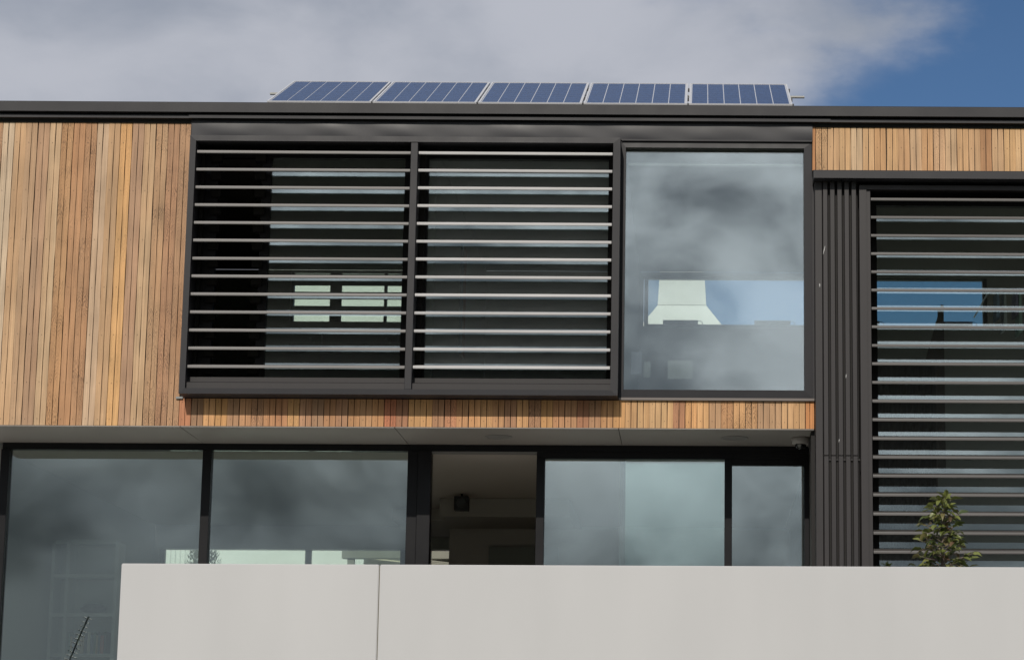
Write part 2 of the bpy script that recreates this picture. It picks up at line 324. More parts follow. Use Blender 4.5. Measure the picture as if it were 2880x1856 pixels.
xe = -5.122 + PW * nlow
o = link("plank", plank_mesh(5.125, 5.398, 1.128 - xe), CEDAR, clad, ((xe + 1.128) / 2, -0.001, 0)); o.color = pcol((190, 118, 62), .1); o['label'] = "orange end board of the lower strip"
o = link("plank", plank_mesh(7.68, 8.236, 0.036, False), CEDAR, clad, (1.134, -0.003, 0)); o.color = pcol((176, 112, 62), .1); o['label'] = "darker orange corner board"
rp = [((196, 150, 102), 1.0), ((204, 158, 110), .1), ((212, 168, 116), .1), ((206, 172, 132), .05), ((212, 164, 112), .1), ((196, 144, 92), .1), ((214, 166, 112), .1), ((200, 152, 104), .2),
      ((204, 164, 122), .1), ((198, 148, 98), .1), ((208, 162, 118), .5), ((212, 172, 128), .1), ((202, 154, 104), .1), ((200, 156, 110), .1), ((166, 116, 74), .2), ((206, 164, 118), .1), ((212, 164, 108), .1)]
k = 0; xx = 1.154
while xx + PW < XR:
    c, f = rp[k] if k < len(rp) else random.choice(rp)
    plank(pm_right, xx + PW / 2, pcol(c, f, 0.90), [7.995]); xx += PW; k += 1
bm = bmesh.new()
for nx, nz_ in nails:
    vs = [bm.verts.new((nx + .0036 * math.cos(t), -0.0122, nz_ + .0036 * math.sin(t))) for t in [k * math.pi / 3 for k in range(6)]]
    bm.faces.new(vs)
link("nail_heads", mesh_of(bm, "nail_heads"), mat("rusty_nail", (0.05, 0.03, 0.02), 0.6), clad, kind='stuff')
box("flashing_clip", -5.155, -5.088, -0.03, -0.011, 5.392, 5.412, mat("zinc", (0.2, 0.21, 0.21), 0.4, 0.6), H)

# header panel above the upper windows, slightly buckled sheet
bm = bmesh.new(); nx, nz_ = 150, 10; g = []
def buck(x, t):
    e = math.sin(math.pi * min(1, max(0, t))) ** 0.8
    return -0.0040 * e * (0.9 + 0.55 * math.sin(x * 6.1 + 1.3 * math.sin(x * 1.7)) + 0.35 * math.sin(x * 10.7 + 2 + t * 2.2))
for i in range(nx + 1):
    xx = -5.12 + 6.24 * i / nx; row = []
    for j in range(nz_ + 1):
        t = j / nz_; row.append(bm.verts.new((xx, -0.028 + buck(xx, t), 8.050 + 0.18 * t)))
    g.append(row)
for i in range(nx):
    for j in range(nz_): bm.faces.new((g[i][j], g[i + 1][j], g[i + 1][j + 1], g[i][j + 1]))
link("header_panel", mesh_of(bm, "header_panel", True), SHEET, H)
box("header_return", -5.125, -5.1205, -0.035, 0.009, 8.012, 8.232, METAL2, H)
box("header_trim", -0.800, 1.112, -0.055, -0.003, 8.036, 8.052, METAL, H)

# ------------------------------------------------------------------ louvred window (upper left)
BXL, BXR, BZ0, BZ1 = -5.079, -0.805, 5.405, 8.008
def frame_rails(parent, x0, x1, z0, z1, w, yf, yb, m, name="frame_rail", slope=0.012, ws=None):
    """four mitred rails with a sloping face, outer edge set back"""
    wl, wr, wb, wt = ws or (w, w, w, w)
    out = [(x0, z0), (x1, z0), (x1, z1), (x0, z1)]; inn = [(x0 + wl, z0 + wb), (x1 - wr, z0 + wb), (x1 - wr, z1 - wt), (x0 + wl, z1 - wt)]
    for i in range(4):
        j = (i + 1) % 4; bm = bmesh.new()
        a, b, c, d = out[i], out[j], inn[j], inn[i]
        F = [bm.verts.new((p[0], yf + s, p[1])) for p, s in ((a, slope), (b, slope), (c, 0), (d, 0))]
        B = [bm.verts.new((p[0], yb, p[1])) for p in (a, b, c, d)]
        bm.faces.new(F); bm.faces.new(B[::-1])
        for q in range(4): bm.faces.new((F[q], B[q], B[(q + 1) % 4], F[(q + 1) % 4]))
        link(name, mesh_of(bm, name), m, parent)
lw = box("louvre_window", BXL + .0625, BXR - .0725, 0.305, 0.36, BZ0 + .052, BZ0 + .19, METAL2, H)
lw['label'] = "projecting boxed frame with two banks of louvres"
frame_rails(lw, BXL, BXR, BZ0, BZ1, .06, -.26, 0.0, METAL, slope=0.004, ws=(.060, .070, .053, .057))
boxes("reveal_lining", [(BXL + .02, BXL + .060, 0.001, 0.42, BZ0, BZ1), (BXR - .070, BXR - .001, 0.001, 0.42, BZ0, BZ1), (BXL + .0605, BXR - .0705, 0.001, 0.42, BZ0 + .002, BZ0 + .05), (BXL + .0605, BXR - .0705, 0.001, 0.42, BZ1 - .055, BZ1 - .002)], METAL2, lw)
box("mullion", -2.886, -2.817, -0.252, -0.02, BZ0 + .0535, BZ1 - .0575, METAL, lw, bev=.003)
box("mullion", -2.93, -2.775, 0.06, 0.40, BZ0 + .0535, BZ1 - .0575, METAL2, lw)
for a, b in ((-5.0185, -2.8865), (-2.8165, -0.8755)):
    bm = bmesh.new(); prism(bm, [(-0.215, 5.4585), (-0.215, 5.522), (-0.205, 5.530), (-0.12, 5.536), (-0.12, 5.592), (0.30, 5.60), (0.30, 5.4585)], 'x', a, b)
    link("sill", mesh_of(bm, "sill"), SLATM, lw)
def blade_mesh(x0, x1, w=0.255, th=0.0315, tilt=math.atan(0.245)):
    prof = []
    prof += [(.010, th * .5), (.004, th * .47), (.001, th * .36), (0, th * .2), (0, -th * .2), (.001, -th * .36), (.004, -th * .47), (.010, -th * .5)]
    prof += [(w * .55, -th * .30), (w, -0.003), (w, 0.003), (w * .55, th * .30)]
    c, s = math.cos(tilt), math.sin(tilt)
    pr = [(y * c, y * s + z) for y, z in prof]
    bm = bmesh.new(); prism(bm, pr, 'x', x0, x1); me = mesh_of(bm, "blade"); 
    return me
bl1, bl2 = blade_mesh(-5.012, -2.893), blade_mesh(-2.811, -0.884)
ZB = [7.848 - k * 0.18067 for k in range(13)]
for z in ZB:
    link("blade", bl1, ALU2, lw, (0, -0.218, z + random.uniform(-.0012, .0012)), (random.uniform(-.012, .012), random.uniform(-.0003, .0003), 0))
    link("blade", bl2, ALU, lw, (0, -0.218, z + 0.002 + random.uniform(-.0012, .0012)), (random.uniform(-.012, .012), random.uniform(-.0003, .0003), 0))
# blade carriers with pivot blocks
for xa, xb in ((-5.017, -4.985), (-2.925, -2.890), (-2.814, -2.770), (-0.915, -0.878)):
    box("blade_carrier", xa, xb, 0.03, 0.075, BZ0 + .2, BZ1 - .07, BLACK, lw)
bm = bmesh.new(); prism(bm, [(0, -.045), (.05, -.055), (.05, .04), (0, .03)], 'x', -.05, .05); bkm = mesh_of(bm, "blade_bracket")
for z in ZB:
    for xx in (-4.43, -4.87): link("blade_bracket", bkm, BLACK, lw, (xx, 0.045, z + .02))
box("window_head", BXL + .062, -2.7745, 0.10, 0.17, BZ1 - .13, BZ1 - .058, METAL2, lw); box("window_head", -2.774, BXR - .072, 0.10, 0.17, BZ1 - .13, BZ1 - .058, METAL2, lw)
for a, b in ((-4.42, -4.33), (-5.017, -4.86), (-2.985, -2.90), (-2.80, -2.745), (-0.932, -0.877)): box("stile", a, b, 0.101, 0.169, BZ0 + .191, BZ1 - .131, METAL2, lw)
box("pane", -4.33, -2.985, 0.132, 0.144, BZ0 + .19, BZ1 - .13, GLASS, lw)
box("pane", -2.745, -0.932, 0.132, 0.144, BZ0 + .19, BZ1 - .13, GLASS, lw)

# ------------------------------------------------------------------ fixed window (upper middle)
fw_ = box("fixed_window", -0.757, 1.033, 0.075, 0.10, 5.50, 5.506, METAL2, H)
fw_['label'] = "large fixed pane in a dark frame"
frame_rails(fw_, -0.803, 1.112, 5.424, 8.034, .06, -0.035, 0.11, METAL2, slope=0.005, ws=(.045, .078, .080, .062))
box("pane", -0.758, 1.034, 0.05, 0.066, 5.504, 7.972, GLASSU, fw_)
box("blind_rail", -0.74, 1.02, 0.14, 0.19, 7.84, 7.865, mat("blind_rail_grey", (0.35, 0.36, 0.36), 0.5), fw_)
box("sill_flashing", -0.800, 1.128, -0.040, -0.0005, 5.399, 5.4235, mat("sill_flashing", (0.13, 0.11, 0.10), 0.45), H)
box("window_jamb", 1.1125, 1.132, -0.028, 0.028, 5.4245, 7.676, METAL2, H)

# ------------------------------------------------------------------ soffit
sf = box("soffit", XL + .02, 1.13, 0.018, 1.16, 5.128, 5.138, BLACK, H)
xs = [XL + .02, -5.105, -3.0, -0.80, 1.128]
for a, b in zip(xs, xs[1:]): box("soffit_panel", a + .003, b - .003, -0.006, 1.14, 5.114, 5.1245, SOFFM, sf, bev=0.0015)
# ------------------------------------------------------------------ ground-floor glazing
GY = 1.10
gl = boxes("glazing_wall", [(XL + .2, -2.755, GY - .02, GY + .10, 5.045, 5.113), (-2.7545, 1.128, GY - .02, GY + .10, 5.045, 5.113), (-1.676, 1.128, GY - .015, GY + .10, 4.975, 5.0445), (XL + .2, 1.128, GY - .02, GY + .12, 2.46, 2.53)], FRAMEB, H)
gl['label'] = "black-framed ground-floor glazing with an open door"
def post(a, b, y0=GY - .03, y1=GY + .10, top=5.0445): box("frame_post", a, b, y0, y1, 2.531, top, FRAMEB, gl, bev=.003)
post(-7.17, -7.082); post(-5.105, -5.015); post(-3.000, -2.895); post(-2.893, -2.756, GY - .055, GY + .10)
post(-1.676, -1.592, top=4.9745); post(0.258, 0.335, top=4.9745); post(1.075, 1.128, top=4.9745)
box("window_head", 0.3355, 1.0745, GY - .012, GY + .09, 4.915, 4.9745, FRAMEB, gl)
def pane(a, b, top, y=GY + .02): box("pane", a, b, y, y + .012, 2.531, top, GLASS, gl)
pane(-7.082, -5.105, 5.0445); pane(-5.015, -3.0, 5.0445); pane(-1.592, 0.258, 4.9745); pane(0.3355, 1.0745, 4.915)
box("sliding_stile", -0.823, -0.765, GY + .07, GY + .11, 2.531, 4.974, mat("grey_stile", (0.05, 0.055, 0.065), 0.4), gl)
box("pane", -0.764, 0.257, GY + .085, GY + .095, 2.531, 4.974, GLASS, gl)
box("door_track", -2.755, -1.677, GY - .01, GY + .05, 5.020, 5.044, mat("track_grey", (0.18, 0.17, 0.16), 0.4), gl)
box("corner_stop", -7.24, -7.171, GY - .02, GY + .1, 2.531, 5.044, SOFFM, gl)
# flush lights and camera in the soffit
for i, xx in enumerate((-2.024, 0.350)):
    t = thing("soffit_light", ("flush round light in the soffit above the open door" if i == 0 else "flush round light in the soffit left of the security camera"), "ceiling light", (xx, .53, 5.114), "round lights in the soffit")
    bm = bmesh.new(); lathe(bm, [(0.128, 0.0), (0.140, -0.002), (0.140, -0.006), (0.124, -0.009), (0.118, -0.006), (0.118, 0.0)], (0, 0, 0), 36); link("trim_ring", mesh_of(bm, "trim_ring", False), mat("soffit_light_trim", (0.21, 0.20, 0.19), 0.5), t)
    bm = bmesh.new(); lathe(bm, [(0.117, -0.001), (0.117, -0.005), (0.02, -0.007), (0.001, -0.007)], (0, 0, 0), 36); link("diffuser", mesh_of(bm, "diffuser"), mat("frosted_diffuser", (0.19, 0.18, 0.17), 0.6), t)
t = thing("security_camera", "small dome security camera under the soffit beside the slatted column", "security camera", (1.015, .50, 5.114)); t.scale = (1.12, 1.12, 1.0)
bm = bmesh.new(); lathe(bm, [(0.080, 0.0), (0.085, -0.008), (0.085, -0.030), (0.074, -0.066), (0.050, -0.070)], (0, 0, 0), 32); link("housing", mesh_of(bm, "housing", True), mat("camera_shell", (0.30, 0.28, 0.26), 0.4), t)
bm = bmesh.new(); lathe(bm, [(0.052, -0.068), (0.050, -0.085), (0.038, -0.106), (0.018, -0.118), (0.002, -0.120)], (0, 0, 0), 24); link("dome", mesh_of(bm, "dome", True), mat("smoked_dome", (0.008, 0.008, 0.009), 0.12), t)
bm = bmesh.new(); lathe(bm, [(0.014, -0.02), (0.014, 0.0), (0.001, 0.0)], (0, 0, 0), 16)
o = link("lens", mesh_of(bm, "lens"), mat("lens_ring", (0.25, 0.25, 0.24), 0.3), t, (-0.012, -0.052, -0.088), (R(100), 0, 0))
box("mounting_arm", 0.070, 0.094, -0.02, 0.02, -0.10, 0.0, mat("arm_grey", (0.10, 0.09, 0.09), 0.5), t)

# ------------------------------------------------------------------ right-hand bay: canopy, slats, tall louvres
SY = -0.20
can = bm = bmesh.new(); prism(bm, [(-0.325, 7.590), (0.008, 7.590), (0.008, 7.748), (-0.015, 7.748), (-0.318, 7.672), (-0.325, 7.664)], 'x', 1.117, XR); link("canopy", mesh_of(bm, "canopy"), METAL, H)
sc = box("slatted_column", 1.205, 1.560, SY + .060, -0.001, 2.45, 7.589, BLACK, H)
sc['label'] = "column of vertical charcoal metal slats"
box("corner_panel", 1.133, 1.204, SY + .006, -0.0005, 2.45, 7.589, SLATM, sc, bev=.003)
for mx_, mz_, mw, mh, ma in ((1.222, 6.885, .008, .085, .25), (1.178, 6.53, .010, .035, 0), (1.432, 5.62, .007, .04, .1), (1.360, 4.98, .006, .03, .2)):
    bm = bmesh.new(); bm.faces.new([bm.verts.new((mx_ + dx * mw + dz * mh * ma, SY - .0012 if mx_ > 1.2 else SY + .0048, mz_ + dz * mh)) for dx, dz in ((-.4, .5), (.3, .42), (.5, 0), (.2, -.5), (-.2, -.45), (-.5, .1))])
    link("white_mark", mesh_of(bm, "white_mark"), mat("bird_lime", (.42, .42, .42), .8, 0, .4, 60), sc)
for k in range(5):
    bm = bmesh.new(); x0 = 1.2065 + k * .0712
    for a, b in ((4.836, 7.589), (2.45, 4.830)): add_box(bm, x0 + .006, x0 + .052, SY, SY + .058, a, b, .003)
    link("slat", mesh_of(bm, "slat"), SLATM, sc)
    box("slat_joiner", x0 + .054, x0 + .0765, SY + .042, SY + .0585, 4.79, 4.805, SLATM, sc)
lv = boxes("tall_louvre_window", [(1.665, XR - .1, 0.10, 0.18, 2.521, 2.6), (1.665, XR - .1, 0.10, 0.18, 7.42, 7.505), (1.665, 1.765, 0.10, 0.18, 2.6, 7.42)], METAL2, H)
lv['label'] = "tall louvred window rising behind the small tree"
frame_rails(lv, 1.575, XR, 2.46, 7.552, .05, SY, SY + .10, SLATM, slope=0.0, ws=(.070, .05, .06, .045))
box("inner_stile", 1.6455, 1.684, SY + .018, SY + .12, 2.521, 7.506, SLATM, lv)
boxes("reveal_lining", [(1.60, 1.66, SY + .101, 0.329, 2.46, 7.552), (1.661, XR, SY + .101, 0.329, 7.51, 7.552), (1.661, XR, SY + .101, 0.329, 2.46, 2.52)], METAL2, lv)
bl3 = blade_mesh(1.690, XR - .06, th=0.031)
for k in range(26):
    link("blade", bl3, ALU3, lv, (0, SY + .01, 7.410 - k * 0.18515 + random.uniform(-.0012, .0012)), (random.uniform(-.012, .012), random.uniform(-.0003, .0003), 0))
box("blade_carrier", 1.686, 1.765, SY + .265, SY + .295, 2.53, 7.50, BLACK, lv)
for a, b in ((1.765, 3.75), (3.82, 6.10)): box("pane", a, b, 0.14, 0.152, 2.6, 7.42, GLASS, lv)
box("stile", 3.75, 3.82, 0.101, 0.179, 2.6, 7.42, METAL2, lv)

# ------------------------------------------------------------------ rooms
box("upper_floor", XL + .1, 1.099, 0.0605, 6.2, 5.142, 5.392, FLOORM, H)
box("upper_ceiling", XL + .17, XR - .1, 0.305, 6.0, 8.062, 8.12, INCEIL, H)
box("lower_ceiling", XL + .17, 1.138, 1.205, 8.0, 5.055, 5.11, mat("lower_ceiling_paint", (0.52, 0.47, 0.43), 0.8), H)
box("lower_floor", XL + .17, XR - .1, 1.23, 8.2, 2.451, 2.50, FLOORM, H)
# rear upper wall at y=6, with its openings
RW = 6.0
def rear(lst, nm="rear_wall", m=INWALL): boxes(nm, lst, m, H)
rear([(XL + .17, -5.16, RW, 6.2, 5.40, 8.06), (-5.16, -3.62, RW, 6.2, 5.40, 7.40), (-5.16, -3.62, RW, 6.2, 8.03, 8.06), (-3.62, -0.72, RW, 6.2, 5.40, 8.06),
      (-0.72, 3.62, RW, 6.2, 5.40, 7.36), (1.56, 2.02, RW, 6.2, 7.36, 8.00), (-0.72, 3.62, RW, 6.2, 8.00, 8.06), (3.62, XR, RW, 6.2, 5.40, 8.06), (1.261, XR, RW, 6.2, 2.5, 5.40)])
boxes("partition", [(-2.80, -2.70, 0.42, 5.99, 5.40, 8.06), (-0.87, -0.77, 0.42, 5.99, 5.40, 8.06)], INWALL, H)
boxes("partition", [(1.14, 1.26, 0.401, 5.99, 2.5, 5.39), (1.14, 1.26, 5.991, 8.2, 2.5, 5.14), (1.62, 1.74, 0.42, 5.99, 5.39, 8.06), (1.261, 1.739, 0.42, 5.99, 5.30, 5.389)], INDARK, H)
# rear clerestory windows
def clerestory(a, b):
    w = boxes("clerestory_window", [(a, a + .05, RW + .04, RW + .12, 7.36, 8.0), (b - .05, b, RW + .04, RW + .12, 7.36, 8.0), (a + .05, b - .05, RW + .04, RW + .12, 7.36, 7.395), (a + .05, b - .05, RW + .04, RW + .12, 7.99, 8.0)], METAL2, H)
    box("pane", a + .05, b - .05, RW + .08, RW + .088, 7.395, 7.99, GLASSC, w)
    return w
w = clerestory(-0.71, 1.56)
def latch(x0, x1, w):
    bm = bmesh.new(); add_box(bm, x0, x1, 5.93, 5.99, 7.385, 7.428)
    tube(bm, [(x1, 5.96, 7.425), (x1 + .03, 5.96, 7.424), (x1 + .055, 5.96, 7.405), (x1 + .055, 5.96, 7.385)], .006); link("window_winder", mesh_of(bm, "winder"), BLACK, w)
latch(-0.47, -0.03, w); latch(0.68, 1.13, w)
w = clerestory(2.02, 3.62); latch(1.93 + .12, 2.25, w); latch(2.96, 3.42, w)
w = boxes("rear_louvre_window", [(-5.15, -5.125, RW + .02, RW + .12, 7.40, 8.03), (-4.665, -4.53, RW + .02, RW + .12, 7.40, 8.03), (-3.985, -3.955, RW + .02, RW + .12, 7.40, 8.03), (-3.66, -3.62, RW + .02, RW + .12, 7.40, 8.03)], BLACK, H)
for zc, hh in ((7.922, .065), (7.735, .054), (7.542, .066)):
    bm = bmesh.new(); prism(bm, [(-.03, -hh), (-.024, -hh), (.03, hh), (.024, hh)], 'x', -5.12, -3.66); link("blade", mesh_of(bm, "rear_blade"), BLACK, w, (0, RW + .02, zc))
box("pane", -5.124, -3.67, RW + .06, RW + .068, 7.402, 8.028, GLASSC, w)
# lower rear wall, glazing and lobby
boxes("rear_lower_wall", [(XL + .17, -7.12, 8.0, 8.2, 2.5, 5.055), (-7.12, -3.22, 8.0, 8.2, 4.745, 5.055), (-3.88, -3.56, 8.0, 8.2, 2.5, 4.744), (-3.22, 1.139, 8.0, 8.2, 2.5, 5.055)], INWALL, H)
w = boxes("rear_glazing", [(-7.12, -7.06, 8.03, 8.12, 2.5, 4.74), (-5.205, -5.13, 8.03, 8.12, 2.5, 4.74), (-3.95, -3.88, 8.03, 8.12, 2.5, 4.74), (-3.56, -3.545, 8.03, 8.12, 2.5, 4.74), (-3.235, -3.2, 8.03, 8.12, 2.5, 4.74)], METAL2, H)
box("pane", -7.06, -3.95, 8.07, 8.078, 2.5, 4.74, GLASSC, w)
boxes("bulkhead", [(-3.1, -1.55, 5.0, 7.9, 4.83, 5.05), (-3.8, -3.1, 6.0, 7.9, 4.90, 5.05)], mat("bulkhead_paint", (0.28, 0.25, 0.225), 0.8), H)
box("lobby_wall", -3.12, 1.13, 6.3, 6.4, 2.5, 4.829, mat("lobby_paint", (0.30, 0.26, 0.235), 0.8), H)
box("lobby_door", -2.62, -1.75, 6.24, 6.298, 2.5, 4.60, mat("lobby_door_paint", (0.17, 0.17, 0.15), 0.7), H)
box("side_lower_wall", XL + .02, XL + .16, 1.23, 8.2, 2.5, 5.1, INWALL, H)

# things in the rooms
t = thing("loudspeaker", "small black box loudspeaker hung under the ceiling behind the open door", "speaker", (-2.80, 4.6, 5.05))
box("cabinet", -.085, .085, -.07, .07, -.20, -.03, mat("speaker_black", (0.012, 0.012, 0.012), 0.6), t, bev=.006)
bm = bmesh.new(); tube(bm, [(0, 0, 0), (0, 0, -.04)], .015); link("bracket", mesh_of(bm, "bracket"), BLACK, t)
bm = bmesh.new(); lathe(bm, [(.055, 0), (.05, -.008), (.02, -.004), (.001, -.002)], (0, 0, 0), 20); link("cone", mesh_of(bm, "cone"), mat("speaker_cone", (0.03, 0.03, 0.03), 0.5), t, (0, -.071, -.115), (R(-90), 0, 0))
# bookshelf
SHM = mat("white_shelf", (0.34, 0.34, 0.33), 0.6)
t = thing("bookshelf", "tall white open bookshelf behind the lower left window", "bookshelf", (-7.0, 3.0, 2.5))
for xx in (-.13, .03, .565): box("upright", xx, xx + .035, 0, .30, 0, 1.80, SHM, t)
box("back_panel", -.13, .60, .301, .315, 0, 1.80, mat("shelf_back", (0.30, 0.30, 0.29), 0.7), t)
for zz in (0.02, .54, .98, 1.41, 1.78):
    box("shelf", -.095, .028, .01, .29, zz, zz + .035, SHM, t); box("shelf", .066, .564, .01, .29, zz, zz + .035, SHM, t)
bm = bmesh.new(); add_box(bm, 0, 1, 0, 1, 0, 1); 
book_names = ["dark blue", "rust red", "beige", "dark green", "pale grey", "black", "brown"]
book_cols = [(.10, .12, .18), (.30, .08, .06), (.35, .32, .25), (.08, .14, .10), (.45, .42, .36), (.05, .05, .06), (.28, .2, .1)]
xx = .08; row = 0; n = 0
for z in (2.5 + .98 + .035 - .44, ):
    xx = -6.92
    while xx < -6.50:
        wd = random.uniform(.018, .04); hh = random.uniform(.19, .27); ci = random.randrange(7); c = book_cols[ci]; n += 1
        bmb = bmesh.new(); add_box(bmb, 0, wd, 0, .17, 0, hh, .002)
        tt = link("book", mesh_of(bmb, "book"), mat("book_cover", c, 0.6), None, (xx, 3.05, 2.5 + .54 + .0355))
        tt['label'] = book_names[ci] + " upright book, %s from the left in the bookshelf row" % (["first", "second", "third", "fourth", "fifth", "sixth", "seventh", "eighth", "ninth", "tenth", "eleventh", "twelfth", "thirteenth", "fourteenth", "fifteenth", "sixteenth", "seventeenth", "eighteenth"][n - 1]); tt['category'] = "book"; tt['group'] = "books in the bookshelf row"
        xx += wd + .003
bm = bmesh.new(); lathe(bm, [(.05, 0), (.13, .02), (.15, .06), (.10, .11), (.03, .12)], (0, 0, 0), 20)
tt = link("bowl", mesh_of(bm, "bowl", True), mat("dark_bowl", (0.02, 0.02, 0.03), 0.3), None, (-6.68, 3.15, 2.5 + .98 + .0355)); tt['label'] = "dark rounded bowl standing on the middle bookshelf level"; tt['category'] = "bowl"
# notices stuck inside the fixed window
def sheet(a, b, c, d, lab, col):
    bm = bmesh.new(); nx = 6; V = [[bm.verts.new((a + (b - a) * i / nx, .085 + .006 * math.sin(i * .8), c + (d - c) * j)) for i in range(nx + 1)] for j in (0, 1)]
    for i in range(nx): bm.faces.new((V[0][i], V[0][i + 1], V[1][i + 1], V[1][i]))
    bmesh.ops.solidify(bm, geom=bm.faces[:], thickness=.0008)
    o = link("paper_sheet", mesh_of(bm, "paper_sheet"), mat("paper", col, 0.8), None); o['label'] = lab; o['category'] = "paper"; o['group'] = "papers inside the fixed window"
sheet(-.322, -.075, 5.636, 5.821, "wide white paper sheet inside the fixed window, right of the two narrow ones", (.32, .33, .33))
sheet(-.560, -.491, 5.648, 5.806, "narrow pale paper sheet inside the fixed window, between the dark and wide ones", (.24, .25, .25))
sheet(-.687, -.580, 5.680, 5.906, "grey patterned paper at the lower left corner inside the fixed window", (.16, .17, .22))
# wall panel picture seen through the right louvre bank
t = thing("wall_hanging", "narrow blue and rust red wall hanging behind the right louvre bank", "wall hanging", (-2.66, 3.0, 6.4))
box("cloth", -.03, 0.0, -.16, .16, 0, 1.25, mat("rust_cloth", (0.22, 0.05, 0.035), 0.8), t); box("edge_band", -.03, 0.0, -.22, -.161, 0, 1.25, mat("blue_cloth", (0.03, 0.08, 0.16), 0.8), t); 
# clothes rail in the right room
t = thing("clothes_rail", "clothes rail in the upper room behind the tall louvres", "clothes rail", (3.9, 4.5, 7.5))
bm = bmesh.new(); tube(bm, [(-.45, 0, 0), (.9, 0, 0)], .012, 8); link("rail", mesh_of(bm, "rail"), STEEL, t)
bm = bmesh.new(); tube(bm, [(-.45, 0, 0), (-.45, 1.5, 0)], .010, 8); tube(bm, [(.9, 0, 0), (.9, 1.5, 0)], .010, 8); link("bracket", mesh_of(bm, "bracket"), STEEL, t)
for xx, c, lab, hgt in ((3.535, (.30, .42, .62), "pale blue garment hanging on the rail, leftmost", .32), (3.62, (.62, .66, .68), "white garment hanging on the rail beside the blue one", .45), (3.76, (.35, .30, .45), "lilac garment hanging on the rail", .28), (3.80, (.5, .7, .6), "mint green garment at the right of the rail", .5), (3.90, (.05, .05, .06), "black garment hanging on the rail", .6)):
    bm = bmesh.new(); prism(bm, [(-.012, -.02), (.012, -.02), (.022, -hgt), (-.020, -hgt - .02)], 'y', -.17, .17); tube(bm, [(0, 0, -.02), (0, 0, .0), (0, .015, .014)], .003)
    o = link("garment", mesh_of(bm, "garment"), mat("garment_cloth", c, 0.85), None, (xx, 4.5, 7.488)); o['label'] = lab; o['category'] = "garment"; o['group'] = "clothes on the rail"
t = thing("leaning_board", "dark brown tapered board leaning against the wall under the rear window", "board", (2.83, 5.0, 6.0))
bm = bmesh.new(); prism(bm, [(-.50, -.6), (.13, -.6), (.13, 1.44), (.10, 1.45)], 'y', 0, .03); link("panel", mesh_of(bm, "panel"), mat("dark_brown_board", (0.05, 0.025, 0.018), 0.6), t)
box("stretcher", .06, .129, .031, .06, -.6, 1.4, mat("dark_brown_edge", (0.04, 0.02, 0.015), 0.6), t)
# curtain in the tall bay
bm = bmesh.new(); n = 60; A = []; B = []
for i in range(n + 1):
    xx = 1.82 + .62 * i / n; yy = .95 + .045 * math.sin(i * 1.05) + .01 * math.sin(i * 2.7)
    A.append(bm.verts.new((xx, yy, 2.55))); B.append(bm.verts.new((xx, yy, 5.98)))
for i in range(n): bm.faces.new((A[i], A[i + 1], B[i + 1], B[i]))
bmesh.ops.solidify(bm, geom=bm.faces[:], thickness=.004)
o = link("curtain", mesh_of(bm, "curtain", True), mat("brown_curtain", (0.10, 0.06, 0.045), 0.85), None); o['label'] = "long brown pleated curtain hanging behind the tall louvres"; o['category'] = "curtain"
# bathroom taps on a shelf in the upper left room
for i, xx in enumerate((-4.72, -3.77)):
    t = thing("tap", ("chrome tap on the rear shelf, left of the pair behind the louvres" if i == 0 else "chrome tap on the rear shelf, right of the pair behind the louvres"), "tap", (xx, 5.85, 7.06), "taps behind the left louvre bank")
    bm = bmesh.new(); tube(bm, [(0, 0, 0), (0, 0, .12), (0, -.05, .16), (0, -.14, .15), (0, -.15, .12)], .013, 8); link("spout", mesh_of(bm, "spout", True), STEEL, t)
    bm = bmesh.new(); tube(bm, [(-.10, 0, 0), (-.10, 0, .07), (-.15, -.03, .09)], .011, 8); link("handle", mesh_of(bm, "handle", True), STEEL, t)
box("tiled_shelf", -5.1, -3.5, 5.7, 5.99, 6.98, 7.06, INDARK, H)

# ------------------------------------------------------------------ behind the house
o = box("added_white_block", -8.9, -5.3, 24, 26, 0, 12.5, mat("added_block_white", (0.86, 0.88, 0.84), 0.85, 0, 0.04, 1.0, 0.2, 20)); o['label'] = "tall white block added to brighten the view behind the left louvre bank"; o['category'] = "wall"  # invented block; its sunlit white brightens the strips in the rear louvre window
CH = thing("chimney", "white plastered tapering chimney seen through the fixed window", "chimney", (-0.255, 9.0, 5.2))
PL = mat("white_plaster", (0.80, 0.79, 0.75), 0.8, 0, 0.05, 2.0, 0.2, 30)
def frustum(bm, z0, z1, w0, w1, d0, d1):
    a = [bm.verts.new((sx * w0, sy * d0, z0)) for sx, sy in ((-1, -1), (1, -1), (1, 1), (-1, 1))]; b = [bm.verts.new((sx * w1, sy * d1, z1)) for sx, sy in ((-1, -1), (1, -1), (1, 1), (-1, 1))]
    for i in range(4): bm.faces.new((a[i], a[(i + 1) % 4], b[(i + 1) % 4], b[i]))
    bm.faces.new(a[::-1]); bm.faces.new(b)
bm = bmesh.new(); frustum(bm, 2.999, 4.6, .335, .245, .30, .22); bmesh.ops.bevel(bm, geom=[e for e in bm.edges], offset=.012, segments=2, affect='EDGES'); link("stack", mesh_of(bm, "stack"), PL, CH)
bm = bmesh.new(); frustum(bm, -2.7, 2.70, .55, .55, .5, .5); frustum(bm, 2.701, 2.998, .54, .338, .5, .303); link("flared_base", mesh_of(bm, "flared_base"), PL, CH)
o = box("rear_garden_wall", -18, -5.82, 16, 16.2, 0, 7.4, mat("white_rendered_wall", (0.86, 0.87, 0.84), 0.85, 0, 0.04, 1.0, 0.2, 20)); o['label'] = "tall white rendered neighbour wall seen through the lower windows"; o['category'] = "wall"
t = thing("garden_trellis", "white wire trellis standing before the rendered wall", "trellis", (-8.0, 13.5, 2.45))
bm = bmesh.new()
for i in range(14): tube(bm, [(-.9 + i * .075, 0, 0), (-.9 + i * .075, 0, 3.1)], .006, 4)
for zz in (2.62, 2.9): tube(bm, [(-.95, 0, zz), (.15, 0, zz)], .006, 4)
